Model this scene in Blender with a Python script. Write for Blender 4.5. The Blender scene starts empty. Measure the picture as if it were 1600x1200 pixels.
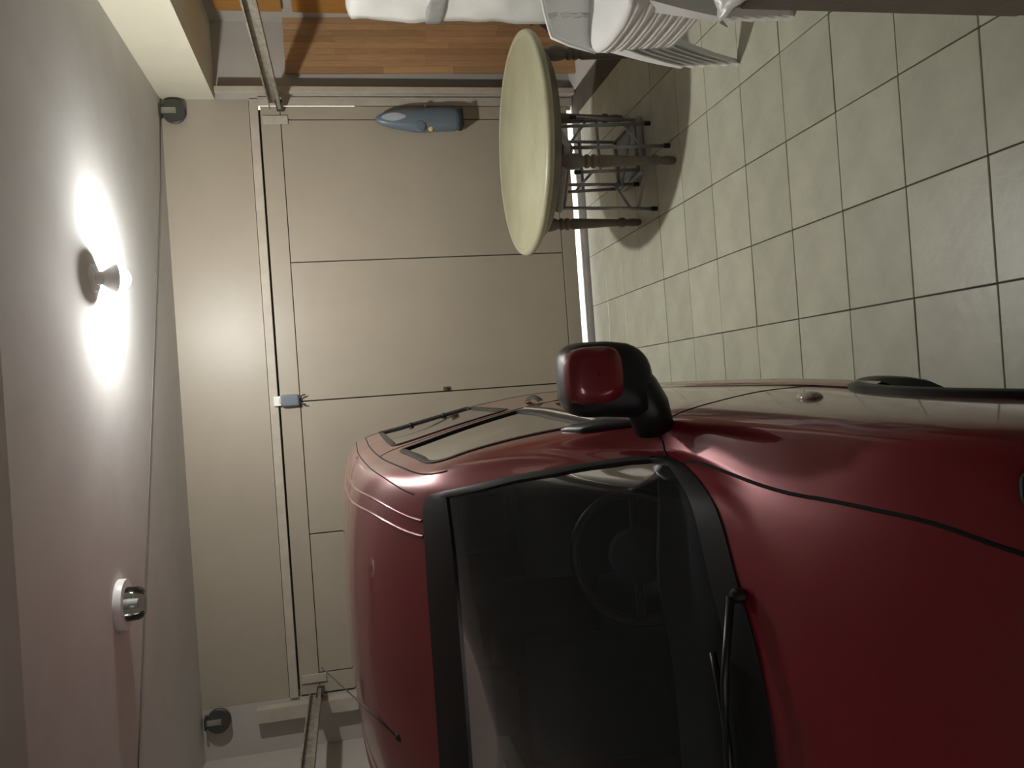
import bpy, bmesh, math, random
from mathutils import Vector, Matrix, noise as mnoise
random.seed(7)
sc = bpy.context.scene
COL = sc.collection

# ------------------------------------------------------------------ camera
F_PX, CAM_H, PITCH, ROLL, YAW = 1250., 1.8, 11.53, 4.0, -0.3
def make_camera():
    p, r, y = map(math.radians, (PITCH, ROLL, YAW))
    fw = Vector((-math.sin(y)*math.cos(p), math.cos(y)*math.cos(p), -math.sin(p)))
    R = Vector((math.cos(y), math.sin(y), 0)); U = R.cross(fw)
    cx = -math.cos(r)*U - math.sin(r)*R          # the phone was held sideways: world-up points to image left
    cy = math.cos(r)*R - math.sin(r)*U
    cam = bpy.data.cameras.new('camera'); o = bpy.data.objects.new('camera', cam); COL.objects.link(o)
    M = Matrix((cx, cy, -fw)).transposed().to_4x4(); M.translation = (0, 0, CAM_H)
    o.matrix_world = M
    cam.sensor_width = 36; cam.lens = F_PX/1600*36; cam.clip_start = .02
    sc.camera = o
make_camera()

# ------------------------------------------------------------------ world, exposure
w = bpy.data.worlds.new('world'); sc.world = w; w.use_nodes = True
nt = w.node_tree; bg = nt.nodes['Background']
bg.inputs[0].default_value = (1.0, .96, .93, 1)      # bright overcast daylight outside
bg.inputs[1].default_value = 6.0
sc.view_settings.view_transform = 'Standard'; sc.view_settings.look = 'None'
sc.view_settings.gamma = 1; sc.view_settings.use_curve_mapping = False
sc.view_settings.exposure = 0.0
LAMP_STRENGTH = 1100.

# ------------------------------------------------------------------ materials
def mat(name, col, rough=.6, metal=0., noise=0., nscale=6., col2=None, bump=0., bscale=40., coat=0., spec=.5, objvar=0., emit=None, trans=0., stretch=None):
    m = bpy.data.materials.new(name); m.use_nodes = True
    t = m.node_tree; b = t.nodes['Principled BSDF']; L = t.links.new
    b.inputs['Base Color'].default_value = (*col, 1); b.inputs['Roughness'].default_value = rough
    b.inputs['Metallic'].default_value = metal; b.inputs['Coat Weight'].default_value = coat
    b.inputs['Coat Roughness'].default_value = .06
    b.inputs['Specular IOR Level'].default_value = spec
    b.inputs['Transmission Weight'].default_value = trans
    tc = None
    def coord():
        nonlocal tc
        if tc is None:
            g = t.nodes.new('ShaderNodeTexCoord'); mp = t.nodes.new('ShaderNodeMapping')
            if stretch: mp.inputs['Scale'].default_value = stretch
            L(g.outputs['Object'], mp.inputs[0]); tc = mp.outputs[0]
        return tc
    if noise or col2:
        n = t.nodes.new('ShaderNodeTexNoise'); n.inputs['Scale'].default_value = nscale; n.inputs['Detail'].default_value = 6
        n.inputs['Roughness'].default_value = .62
        L(coord(), n.inputs['Vector'])
        r = t.nodes.new('ShaderNodeValToRGB')
        c2 = col2 or tuple(c*(1-noise) for c in col)
        r.color_ramp.elements[0].position = .35; r.color_ramp.elements[1].position = .65
        r.color_ramp.elements[0].color = (*c2, 1); r.color_ramp.elements[1].color = (*col, 1)
        L(n.outputs[0], r.inputs[0]); out = r.outputs[0]
        if objvar:
            oi = t.nodes.new('ShaderNodeObjectInfo'); hs = t.nodes.new('ShaderNodeHueSaturation')
            mr = t.nodes.new('ShaderNodeMapRange'); mr.inputs[3].default_value = 1-objvar; mr.inputs[4].default_value = 1+objvar
            L(oi.outputs['Random'], mr.inputs[0]); L(mr.outputs[0], hs.inputs['Value']); L(out, hs.inputs['Color']); out = hs.outputs[0]
        L(out, b.inputs['Base Color'])
    if bump:
        n2 = t.nodes.new('ShaderNodeTexNoise'); n2.inputs['Scale'].default_value = bscale; n2.inputs['Detail'].default_value = 5
        L(coord(), n2.inputs['Vector'])
        bp = t.nodes.new('ShaderNodeBump'); bp.inputs['Strength'].default_value = bump; bp.inputs['Distance'].default_value = .01
        L(n2.outputs[0], bp.inputs['Height']); L(bp.outputs[0], b.inputs['Normal'])
    if emit:
        b.inputs['Emission Color'].default_value = (*emit[0], 1); b.inputs['Emission Strength'].default_value = emit[1]
    return m

def glass_mat(name, tint, rough=.02, ior=1.5, dust=0.):
    """thin pane: tinted see-through plus a Fresnel mirror"""
    m = bpy.data.materials.new(name); m.use_nodes = True; t = m.node_tree; t.nodes.clear()
    out = t.nodes.new('ShaderNodeOutputMaterial'); mix = t.nodes.new('ShaderNodeMixShader')
    tr = t.nodes.new('ShaderNodeBsdfTransparent'); tr.inputs[0].default_value = (*tint, 1)
    gl = t.nodes.new('ShaderNodeBsdfGlossy'); gl.inputs['Roughness'].default_value = rough
    fr = t.nodes.new('ShaderNodeFresnel'); fr.inputs[0].default_value = ior
    t.links.new(fr.outputs[0], mix.inputs[0]); t.links.new(tr.outputs[0], mix.inputs[1]); t.links.new(gl.outputs[0], mix.inputs[2])
    last = mix
    if dust:      # thin film of dust on the pane
        df = t.nodes.new('ShaderNodeBsdfDiffuse'); df.inputs[0].default_value = (.5,.52,.54,1)
        m2 = t.nodes.new('ShaderNodeMixShader'); m2.inputs[0].default_value = dust
        t.links.new(mix.outputs[0], m2.inputs[1]); t.links.new(df.outputs[0], m2.inputs[2]); last = m2
    t.links.new(last.outputs[0], out.inputs[0]); return m

M = {}
M['tile'] = mat('floor_tile', (.51,.515,.395), .38, noise=.2, nscale=5, col2=(.42,.42,.325), bump=.12, bscale=25, objvar=.06)
M['grout'] = mat('grout', (.10,.088,.066), .9, noise=.3, nscale=8)
M['alcove'] = mat('painted_floor', (.62,.60,.56), .7, noise=.1)
M['ceiling'] = mat('ceiling_paint', (.62,.615,.60), .92, spec=.15, noise=.08, nscale=2.5, bump=.04, bscale=9)
M['wall'] = mat('wall_paint', (.44,.41,.365), .8, noise=.08, nscale=3, bump=.1, bscale=60)
M['beam'] = mat('beam_paint', (.62,.59,.47), .7, noise=.06, nscale=3)
M['door'] = mat('door_enamel', (.36,.315,.245), .42, noise=.07, nscale=2.2, bump=.05, bscale=7)
M['joint'] = mat('dark_joint', (.06,.045,.03), .9)
M['jamb'] = mat('jamb_paint', (.46,.41,.33), .5, noise=.15, nscale=9)
M['steel'] = mat('galvanised_steel', (.42,.39,.32), .45, .6, noise=.4, nscale=18)
M['darksteel'] = mat('dark_steel', (.07,.068,.065), .5, .4, noise=.3)
M['wood'] = mat('beech_stave', (.43,.26,.13), .5, col2=(.35,.20,.095), nscale=7, stretch=(14,14,1), objvar=.18)
M['orange'] = mat('orange_wood', (.42,.20,.04), .5, col2=(.33,.15,.03), nscale=6, stretch=(10,10,1))
M['plastic'] = mat('white_plastic', (.90,.91,.88), .42, noise=.06, nscale=4)
M['film'] = mat('white_film', (.92,.93,.89), .3, noise=.06, nscale=5, bump=.35, bscale=7)
M['tape'] = mat('grey_film', (.42,.42,.41), .35, noise=.2, nscale=12)
M['tabletop'] = mat('tabletop_cream', (.42,.41,.27), .38, col2=(.35,.34,.215), nscale=5, bump=.05, bscale=14)
M['tableleg'] = mat('turned_wood', (.17,.145,.105), .45, noise=.3, nscale=10)
M['tube'] = mat('grey_tube', (.34,.35,.36), .35, .5, noise=.1)
M['blackrub'] = mat('black_rubber', (.012,.012,.013), .6)
M['vinyl'] = mat('grey_seat', (.36,.36,.36), .45, noise=.1)
M['bluegrey'] = mat('bluegrey_plastic', (.13,.165,.20), .35, noise=.1)
M['paleblue'] = mat('pale_window', (.36,.40,.43), .12)
M['yellow'] = mat('yellow_button', (.62,.48,.14), .4)
M['cabinet'] = mat('brown_grey_board', (.33,.295,.24), .75, noise=.15, nscale=9, bump=.3, bscale=60)
M['whiteenamel'] = mat('white_enamel', (.80,.79,.78), .3)
M['jar'] = glass_mat('ribbed_glass', (.72,.76,.74), .08, 1.5)
M['bulb'] = mat('bulb_glow', (1,1,1), .4, emit=((1,.985,.95), LAMP_STRENGTH))
M['pane'] = glass_mat('fill_window_pane', (.9,.92,.92), .02, 1.4)
M['cord'] = mat('grey_cord', (.13,.12,.11), .7)
M['rust'] = mat('rust', (.16,.09,.05), .8, noise=.4)
M['outside'] = mat('sunlit_concrete', (.82,.80,.76), .9, noise=.1)
# car
M['paint'] = mat('red_paint', (.26,.009,.019), .32, .25, coat=1., noise=.12, nscale=3)
M['trim'] = mat('black_trim', (.010,.010,.011), .42)
M['gap'] = mat('panel_gap', (.004,.003,.003), .9)
M['chrome'] = mat('chrome', (.8,.8,.8), .12, 1.)
M['glass'] = glass_mat('windshield_glass', (.55,.58,.61), .03, 1.25, .05)
M['sideglass'] = glass_mat('side_glass', (.25,.28,.27), .03, 1.5)
M['interior'] = mat('interior_grey', (.045,.047,.053), .8, noise=.1)
M['seat'] = mat('seat_cloth', (.035,.038,.048), .95, noise=.2, nscale=30)
M['tyre'] = mat('tyre', (.015,.015,.015), .85)
M['lens'] = glass_mat('lamp_lens', (.85,.85,.85), .05, 1.5)
M['amber'] = mat('repeater_lens', (.62,.55,.48), .15)

# ------------------------------------------------------------------ mesh helpers
def link(name, me, m=None, parent=None, smooth=False):
    o = bpy.data.objects.new(name, me); COL.objects.link(o)
    if m is not None: me.materials.append(m if not isinstance(m, str) else M[m])
    if parent is not None: o.parent = parent
    if smooth: me.polygons.foreach_set('use_smooth', [True]*len(me.polygons))
    return o
def bm_obj(name, bm, m, parent=None, smooth=False):
    bmesh.ops.recalc_face_normals(bm, faces=bm.faces[:])
    me = bpy.data.meshes.new(name); bm.to_mesh(me); bm.free()
    return link(name, me, m, parent, smooth)
def tag(o, label=None, cat=None, group=None, kind=None):
    if label: o['label'] = label
    if cat: o['category'] = cat
    if group: o['group'] = group
    if kind: o['kind'] = kind
    return o
def thing(name, label, cat, loc=(0,0,0), group=None, rotz=0.):
    o = bpy.data.objects.new(name, None); COL.objects.link(o); o.empty_display_size = .05
    o.location = loc; o.rotation_euler = (0,0,rotz)
    return tag(o, label, cat, group)
def add_box(bm, lo, hi, bevel=0., mtx=None, seg=2):
    b2 = bmesh.new(); bmesh.ops.create_cube(b2, size=1.)
    s = [hi[i]-lo[i] for i in range(3)]; c = [(hi[i]+lo[i])/2 for i in range(3)]
    bmesh.ops.scale(b2, vec=s, verts=b2.verts); bmesh.ops.translate(b2, vec=c, verts=b2.verts)
    if bevel: bmesh.ops.bevel(b2, geom=b2.edges[:]+b2.verts[:], offset=bevel, segments=seg, profile=.6, affect='EDGES')
    if mtx is not None: bmesh.ops.transform(b2, matrix=mtx, verts=b2.verts)
    me = bpy.data.meshes.new('tmp'); b2.to_mesh(me); b2.free(); bm.from_mesh(me); bpy.data.meshes.remove(me)
def box(name, lo, hi, m, parent=None, bevel=0., mtx=None):
    bm = bmesh.new(); add_box(bm, lo, hi, bevel, mtx); return bm_obj(name, bm, m, parent, False)
def add_tube(bm, pts, r, n=8, closed=False, cap=True):
    P = [Vector(p) for p in pts]; k = len(P); rs = r if isinstance(r, (list,tuple)) else [r]*k
    rings = []; prev = None
    for i in range(k):
        if closed: t = (P[(i+1)%k]-P[i-1])
        else: t = P[min(i+1,k-1)]-P[max(i-1,0)]
        t.normalize()
        if prev is None:
            a = Vector((0,0,1)) if abs(t.z) < .9 else Vector((1,0,0)); nrm = t.cross(a).normalized()
        else:
            nrm = (prev - t*prev.dot(t)).normalized()
        prev = nrm; b = t.cross(nrm)
        rings.append([bm.verts.new(P[i]+rs[i]*(math.cos(q)*nrm+math.sin(q)*b)) for q in [2*math.pi*j/n for j in range(n)]])
    for i in range(k if closed else k-1):
        A, B = rings[i], rings[(i+1)%k]
        for j in range(n): bm.faces.new((A[j], A[(j+1)%n], B[(j+1)%n], B[j]))
    if cap and not closed:
        bm.faces.new(rings[0]); bm.faces.new(rings[-1])
def tube(name, pts, r, m, parent=None, n=8, closed=False):
    bm = bmesh.new(); add_tube(bm, pts, r, n, closed); return bm_obj(name, bm, m, parent, True)
def add_lathe(bm, prof, n=24, c=(0,0,0), mtx=None):
    """prof: (radius, z) from bottom to top"""
    rings = []; new = []
    for r, z in prof:
        if r < 1e-5: vs = [bm.verts.new((c[0], c[1], c[2]+z))]
        else: vs = [bm.verts.new((c[0]+r*math.cos(2*math.pi*j/n), c[1]+r*math.sin(2*math.pi*j/n), c[2]+z)) for j in range(n)]
        rings.append(vs); new += vs
    for A, B in zip(rings, rings[1:]):
        if len(A) == 1 and len(B) == 1: continue
        for j in range(n):
            q = [A[j % len(A)], A[(j+1) % len(A)], B[(j+1) % len(B)], B[j % len(B)]]
            u = []
            for v in q:
                if v not in u: u.append(v)
            if len(u) > 2: bm.faces.new(u)
    if len(rings[0]) > 1: bm.faces.new(rings[0])
    if len(rings[-1]) > 1: bm.faces.new(rings[-1])
    if mtx is not None: bmesh.ops.transform(bm, matrix=mtx, verts=new)
def lathe(name, prof, m, parent=None, n=24, c=(0,0,0), mtx=None, smooth=True):
    bm = bmesh.new(); add_lathe(bm, prof, n, c, mtx); o = bm_obj(name, bm, m, parent, smooth)
    if smooth: edge_split(o)
    return o
def edge_split(o, ang=35):
    md = o.modifiers.new('split', 'EDGE_SPLIT'); md.split_angle = math.radians(ang)
def add_prism(bm, poly, ax, lo, hi):
    """extrude a 2-D polygon along axis ax (0,1,2) from lo to hi"""
    def pt(p, h):
        q = list(p); q.insert(ax, h); return q
    A = [bm.verts.new(pt(p, lo)) for p in poly]; B = [bm.verts.new(pt(p, hi)) for p in poly]
    k = len(poly)
    for i in range(k): bm.faces.new((A[i], A[(i+1)%k], B[(i+1)%k], B[i]))
    bm.faces.new(A); bm.faces.new(B)
def grid_mesh(name, rows, m, parent=None, smooth=True, closed_v=False):
    n = len(rows[0]); vs = [p for r in rows for p in r]; fs = []
    for i in range(len(rows)-1):
        for j in range(n if closed_v else n-1):
            j2 = (j+1) % n; fs.append((i*n+j, i*n+j2, (i+1)*n+j2, (i+1)*n+j))
    me = bpy.data.meshes.new(name); me.from_pydata(vs, [], fs); me.update()
    return link(name, me, m, parent, smooth)
def copy_tree(o, parent=None):
    c = o.copy(); COL.objects.link(c)
    if parent is not None: c.parent = parent
    for ch in list(o.children): copy_tree(ch, c)
    return c

# ------------------------------------------------------------------ room shell
XR0, XR1, XL0, XL1 = 2.15, 2.70, -2.05, -2.40      # door opening edges, side walls
YD, ZC, ZS, YB = 5.816, 2.93, 2.575, -2.2           # door plane, ceiling, right soffit, back wall
# floor
floor = box('floor', (XL1-.1, YB, -.12), (XR1+.1, 5.96, -.008), 'grout'); tag(floor, 'square cream floor tiles with dark grout', kind='structure')
TX, TY, GX, GY = .361, .338, .197, 1.925
tb = bmesh.new(); add_box(tb, (-TX/2+.0022, -TY/2+.0022, -.010), (TX/2-.0022, TY/2-.0022, 0), .0018, None, 1)
tme = bpy.data.meshes.new('tile'); tb.to_mesh(tme); tb.free(); tme.materials.append(M['tile'])
for i in range(-7, 6):
    for j in range(-6, 12):
        x = GX+(i-.5)*TX; y = GY+(j-.5)*TY
        if y < -.1 and x > -9: continue
        if x < -2.3 or y > YD: continue
        t = bpy.data.objects.new('tile', tme); COL.objects.link(t); t.parent = floor
        t.location = (x, y, random.uniform(-.0016, 0)); t.rotation_euler = (random.uniform(-.0025,.0025), random.uniform(-.0025,.0025), random.uniform(-.003,.003)+math.pi*random.choice((0,1)))
box('tile_bed', (XL1, YB, -.02), (2.2, GY-6.1*TY, -.002), 'tile', floor)
box('door_sill', (XL0, YD+.012, -.02), (XR0, 5.957, .002), 'outside', floor)
box('painted_strip', (2.195, 2.0, -.02), (XR1+.05, 5.9, .004), 'alcove', floor)
# ceiling
ceil = box('ceiling', (XL1-.1, YB-.1, ZC), (XR1+.1, 6.0, ZC+.15), 'ceiling'); tag(ceil, 'smooth grey plaster ceiling', kind='structure')
cb = box('ceiling_beam', (XL1-.1, YB, 2.75), (XR0, 2.49, ZC+.01), 'ceiling', ceil)
soff = box('ceiling_soffit', (XR0, YB, ZS), (XR1+.1, 5.98, ZC+.02), 'beam', ceil)
# walls
wf = box('wall_front', (XR0-.0, YD+.01, -.1), (XR1+.1, 6.0, ZS+.02), 'wall'); tag(wf, 'wall around the garage door', kind='structure')
box('wall_pier', (XL1-.1, YD+.01, -.1), (XL0, 6.0, ZC+.01), 'wall', wf)
wr = box('wall_right', (XR1, YB, -.1), (XR1+.12, 6.0, ZC), 'wall'); tag(wr, kind='structure')
wl = box('wall_left', (XL1-.12, YB, -.1), (XL1, 6.0, ZC), 'wall'); tag(wl, kind='structure')
wb = box('wall_back', (XL1-.1, YB-.12, -.1), (XR1+.1, YB, 1.30), 'wall'); tag(wb, kind='structure')
WX0, WX1, WZ0, WZ1 = -2.25, -.85, 1.30, 2.3
box('wall_strip', (XL1-.1, YB-.12, WZ1), (XR1+.1, YB, ZC), 'wall', wb)
box('wall_strip', (XL1-.1, YB-.12, WZ0), (WX0, YB, WZ1), 'wall', wb); box('wall_strip', (WX1, YB-.12, WZ0), (XR1+.1, YB, WZ1), 'wall', wb)
wn = bpy.data.objects.new('fill_window_1', None); COL.objects.link(wn); wn.location = (0, YB-.06, 0); tag(wn, kind='structure')  # unseen window, added behind the camera to let in fill light
for x in (WX0+.02, (WX0+WX1)/2, WX1-.02): box('fill_window_frame', (x-.02,-.03,WZ0), (x+.02,.03,WZ1), 'whiteenamel', wn, .003)
for z in (WZ0+.02, WZ1-.02): box('fill_window_frame', (WX0,-.03,z-.02), (WX1,.03,z+.02), 'whiteenamel', wn, .003)
for x0, x1 in ((WX0+.04,(WX0+WX1)/2-.02),((WX0+WX1)/2+.02,WX1-.04)): box('pane', (x0,-.004,WZ0+.04), (x1,.0,WZ1-.04), 'pane', wn)
# lintel sheet above the door (separate panel + its rail)
box('lintel_panel', (XL0, YD+.012, 2.352), (XR0, 6.0, ZC+.01), 'door', wf)
tr = box('trim_1', (XL0, YD-.004, 2.289), (XR0, YD+.06, 2.347), 'jamb', None, .003); tag(tr, 'painted rail above the garage door', kind='structure')
tr2 = box('trim_2', (2.162, YD-.10, 0), (2.204, YD-.055, 2.56), 'jamb', None, .004); tag(tr2, 'right door guide, painted steel angle', kind='structure')
box('guide_web', (2.195, YD-.06, 0), (2.203, YD+.012, 2.56), 'jamb', tr2)
tr3 = box('trim_3', (-2.17, YD-.07, 0), (-2.075, YD+.012, 2.57), 'jamb', None, .004); tag(tr3, 'left door guide, painted boxed steel', kind='structure')
box('frame_post', (2.1015, YD-.006, 0), (XR0+.012, YD-.001, 2.289), 'jamb', tr2)
box('frame_post', (2.085, YD+.042, 0), (XR0+.02, YD+.10, 1.62), 'jamb', tr2)
box('frame_post', (XL0-.02, YD+.042, 0), (XL0+.04, YD+.10, 2.36), 'jamb', tr3)
box('stop_strip', (XL0, YD+.045, 2.25), (2.09, YD+.10, 2.36), 'joint', tr)
# ground outside (seen through the gap under the door)
og = box('ground_outside', (-6, 5.955, -.14), (6, 30, .002), 'outside'); tag(og, 'sunlit ground outside the door', kind='structure')

# ------------------------------------------------------------------ garage door
door = bpy.data.objects.new('door_1', None); COL.objects.link(door); door.location = (0, YD, 0)
tag(door, 'beige sheet metal up-and-over garage door', kind='structure')
def dpart(name, x0, x1, z0, z1, y0=0., y1=.035, m='door', bev=.003):
    return box(name, (x0, y0, z0), (x1, y1, z1), m, door, bev)
ZG0, ZG1 = .045, 2.275
XS = [2.005, .993, .011, -.925, -1.90]
dpart('backing_sheet', XL0+.012, XR0-.052, ZG0, ZG1, .022, .04, 'joint', 0)
dpart('top_rail', XL0+.012, XR0-.052, 2.142, ZG1)
dpart('bottom_rail', XL0+.012, XR0-.052, ZG0, .15)
dpart('stile', 2.008, XR0-.052, .154, 2.138)
dpart('stile', XL0+.012, -1.903, .154, 2.138)
for a, b in zip(XS, XS[1:]):
    p = dpart('panel', b+.004, a-.004, .155, 2.137, .004)
# hinges of the top rail, latch plate with rust
for x in (2.0, -1.93):
    dpart('corner_bracket', x-.03, x+.03, 2.09, 2.26, -.012, .0, 'jamb', .004)
lp = dpart('lock_plate', .018, .045, 1.075, 1.125, -.006, 0, 'rust', .002)
lathe('keyhole_cylinder', [(.009,0),(.009,.012),(0,.012)], 'darksteel', door, 12, mtx=Matrix.Translation((.031,-.006,1.10)) @ Matrix.Rotation(math.radians(90),4,'X'))
# top latch: white striker, dark case, pull loop
lat = thing('door_latch', 'small dark grey latch with white striker at the top of the garage door', 'latch', (.024, YD-.004, 2.30))
box('striker', (-.034,-.028,-.032), (.034,.002,.016), 'whiteenamel', lat, .004)
box('case', (-.040,-.05,-.155), (.040,.003,-.034), 'bluegrey', lat, .012)
box('bolt_neck', (-.018,-.036,-.05), (.018,-.004,-.022), 'steel', lat, .003)
tube('pull_loop', [(.034*math.sin(q), -.03, -.155-.045*(1-math.cos(q))/1) for q in [math.pi*k/10*1.0-math.pi/2 for k in range(11)]], .005, 'darksteel', lat)

# tracks, brackets and pulleys
def track(x, label):
    t = thing('door_track', label, 'track', (x, 3.9, 2.165), 'overhead door tracks')
    L0, L1 = -1.9, 1.83
    bm = bmesh.new(); s = 1 if x > 0 else -1
    add_box(bm, (-.024, L0, .036), (.024, L1, .040)); add_box(bm, (-.024, L0, -.040), (.024, L1, -.036)); add_box(bm, (s*.020, L0, -.040) if s > 0 else (-.024, L0, -.040), (.024, L1, .040) if s > 0 else (-.020, L1, .040))
    add_box(bm, (-.024, L0, -.036) if s > 0 else (.021, L0, -.036), (-.021, L1, -.018) if s > 0 else (.024, L1, -.018)); add_box(bm, (-.024, L0, .030) if s > 0 else (.021, L0, .030), (-.021, L1, .036) if s > 0 else (.024, L1, .036))
    bm_obj('rail', bm, 'steel', t)
    box('roller_arm', (-.012, L1-.09, -.055), (.012, L1+.08, -.005), 'darksteel', t, .004)
    for k in (-1.6, -.3):
        box('hanger', (-.003, k, .038), (.003, k+.04, ZC-2.165 if s < 0 else ZS-2.165), 'darksteel', t) if s < 0 else box('hanger', (.0, k, .040), (XR0-x+.03, k+.04, .046), 'darksteel', t)
    return t
track(2.07, 'galvanised door track beside the wooden panel')
track(-2.0, 'galvanised door track along the left wall')
def pulley(x, z, label, s):
    t = thing('cable_pulley', label, 'pulley', (x, YD-.002, z), 'door cable pulleys')
    R90 = Matrix.Rotation(math.radians(90), 4, 'X')
    lathe('wheel', [(.02,0),(.078,0),(.078,.012),(.066,.02),(.066,.032),(.078,.04),(.078,.052),(.02,.052)], 'darksteel', t, 28, mtx=Matrix.Translation((0,-.004,0)) @ R90)
    box('strap', (-.02, -.062, -.02), (.02, -.056, .09), 'steel', t, .002)
    box('mount', (-.04, -.075, .074), (.04, -.002, .09), 'darksteel', t, .003)
    return t
pulley(2.05, 2.84, 'dark cable pulley under the ceiling above the wooden panel', 1)
pulley(-2.12, 2.82, 'dark cable pulley under the ceiling over the left wall', -1)

# ------------------------------------------------------------------ ceiling cable and lamps
cab = tube('ceiling_cable', [(2.12,5.80,ZC-.003),(1.5,5.63,ZC-.003),(.7,5.27,ZC-.003),(-.54,4.725,ZC-.003),(-1.12,4.47,ZC-.003),(-1.75,4.195,ZC-.003),(-2.39,3.92,ZC-.003)], .0035, 'cord', None, 6)
tag(cab, 'thin grey cable running diagonally across the ceiling', 'cable')
lamp = thing('ceiling_lamp', 'bare glowing bulb in a ceiling holder in front of the garage door', 'lamp', (.648, 4.03, ZC))
lathe('ceiling_rose', [(.04,-.022),(.06,-.018),(.068,0)], 'whiteenamel', lamp, 28)
TILT = Matrix.Translation((0,-.02,.005)) @ Matrix.Rotation(math.radians(30), 4, 'X')
lathe('lamp_holder', [(.03,-.055),(.032,-.05),(.032,-.015)], 'whiteenamel', lamp, 24, mtx=TILT)
lathe('bulb_collar', [(.060,-.114),(.068,-.112),(.066,-.104),(.046,-.075),(.030,-.05)], 'whiteenamel', lamp, 24, mtx=TILT)
lathe('bulb_globe', [(0,-.176),(.022,-.172),(.041,-.160),(.055,-.142),(.061,-.122),(.060,-.114)], 'bulb', lamp, 24, mtx=TILT)
jar = thing('ceiling_light', 'unlit round ceiling light with white base and clear glass jar', 'lamp', (-.893, 4.10, ZC))
lathe('base', [(.117,-.035),(.120,-.028),(.120,0)], 'whiteenamel', jar, 32)
lathe('glass_jar', [(0,-.112),(.055,-.110),(.070,-.102),(.078,-.088),(.080,-.036)], 'jar', jar, 32)
lathe('lamp_socket', [(.0,-.085),(.022,-.083),(.025,-.036)], 'whiteenamel', jar, 16)

# ------------------------------------------------------------------ round table
TCX, TCY = 1.375, 4.45
tab = thing('round_table', 'round cream table with thick rim and dark turned legs', 'table', (TCX, TCY, 0))
RT = .618
lathe('tabletop', [(.40,.700),(RT-.03,.700),(RT-.008,.706),(RT,.718),(RT,.733),(RT-.006,.744),(RT-.018,.750),(RT-.034,.7505),(RT-.038,.7475),(RT-.043,.7475),(RT-.047,.750),(0,.751)], 'tabletop', tab, 72)
lathe('apron', [(.44,.640),(.52,.644),(.555,.690),(.555,.701)], 'tableleg', tab, 48)
legp = [(.016,0),(.021,.01),(.024,.05),(.020,.09),(.030,.105),(.030,.125),(.021,.14),(.024,.20),(.030,.34),(.034,.42),(.026,.44),(.036,.452),(.036,.466),(.026,.476),(.036,.488),(.036,.502),(.027,.512),(.040,.545),(.043,.575),(.038,.605),(.026,.622),(.026,.645)]
lm = None
for (x, y) in ((.952,4.592),(1.161,4.02),(1.646,4.77),(1.85,4.18)):
    dx, dy = x-TCX, y-TCY; d = math.hypot(dx, dy); k = min(1., .50/d)
    if lm is None:
        o = lathe('leg', legp, 'tableleg', tab, 18); lm = o.data
    else:
        o = link('leg', lm, None, tab); edge_split(o)
    o.location = (dx*k, dy*k, 0); 
# ------------------------------------------------------------------ tubular stools under the table
def stool(label, cx, cy, rot, upside=False, h=.46):
    t = thing('metal_stool', label, 'stool', (cx, cy, 0), 'tubular stools under the round table', rot)
    W, Dp = .150, .175
    def Z(z): return h-z if upside else z
    for sx in (-1,1):
        for sy in (-1,1):
            tube('leg', [(sx*(W+.012), sy*(Dp+.012), Z(.02)), (sx*W, sy*Dp, Z(h-.04))], .0105, 'tube', t, 8)
            b = bmesh.new(); add_tube(b, [(sx*(W+.0125), sy*(Dp+.0125), Z(0)), (sx*(W+.012), sy*(Dp+.012), Z(.034))], .0135, 10); bm_obj('foot_cap', b, 'blackrub', t)
    for sy in (-1,1):
        tube('stretcher', [(-W-.006, sy*(Dp+.006), Z(.16)), (W+.006, sy*(Dp+.006), Z(.16))], .008, 'tube', t, 8)
    for sx in (-1,1):
        tube('stretcher', [(sx*(W+.008), -Dp-.008, Z(.11)), (sx*(W+.008), Dp+.008, Z(.11))], .008, 'tube', t, 8)
    pts = [(sx*W, sy*Dp, Z(h-.05)) for sx, sy in ((-1,-1),(1,-1),(1,1),(-1,1))]
    for k in range(4): tube('seat_rail', [pts[k], pts[(k+1)%4]], .009, 'tube', t, 8)
    lo, hi = sorted((Z(h-.04), Z(h)))
    box('seat', (-W-.02, -Dp-.02, lo), (W+.02, Dp+.02, hi), 'vinyl', t, .012)
    return t
stool('grey tube stool standing upright under the round table', 1.217, 4.322, math.atan2(.23,.19), False, .60)
stool('grey tube stool lying upside down on the floor under the round table', 1.368, 4.625, .06, True, .44)

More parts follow.
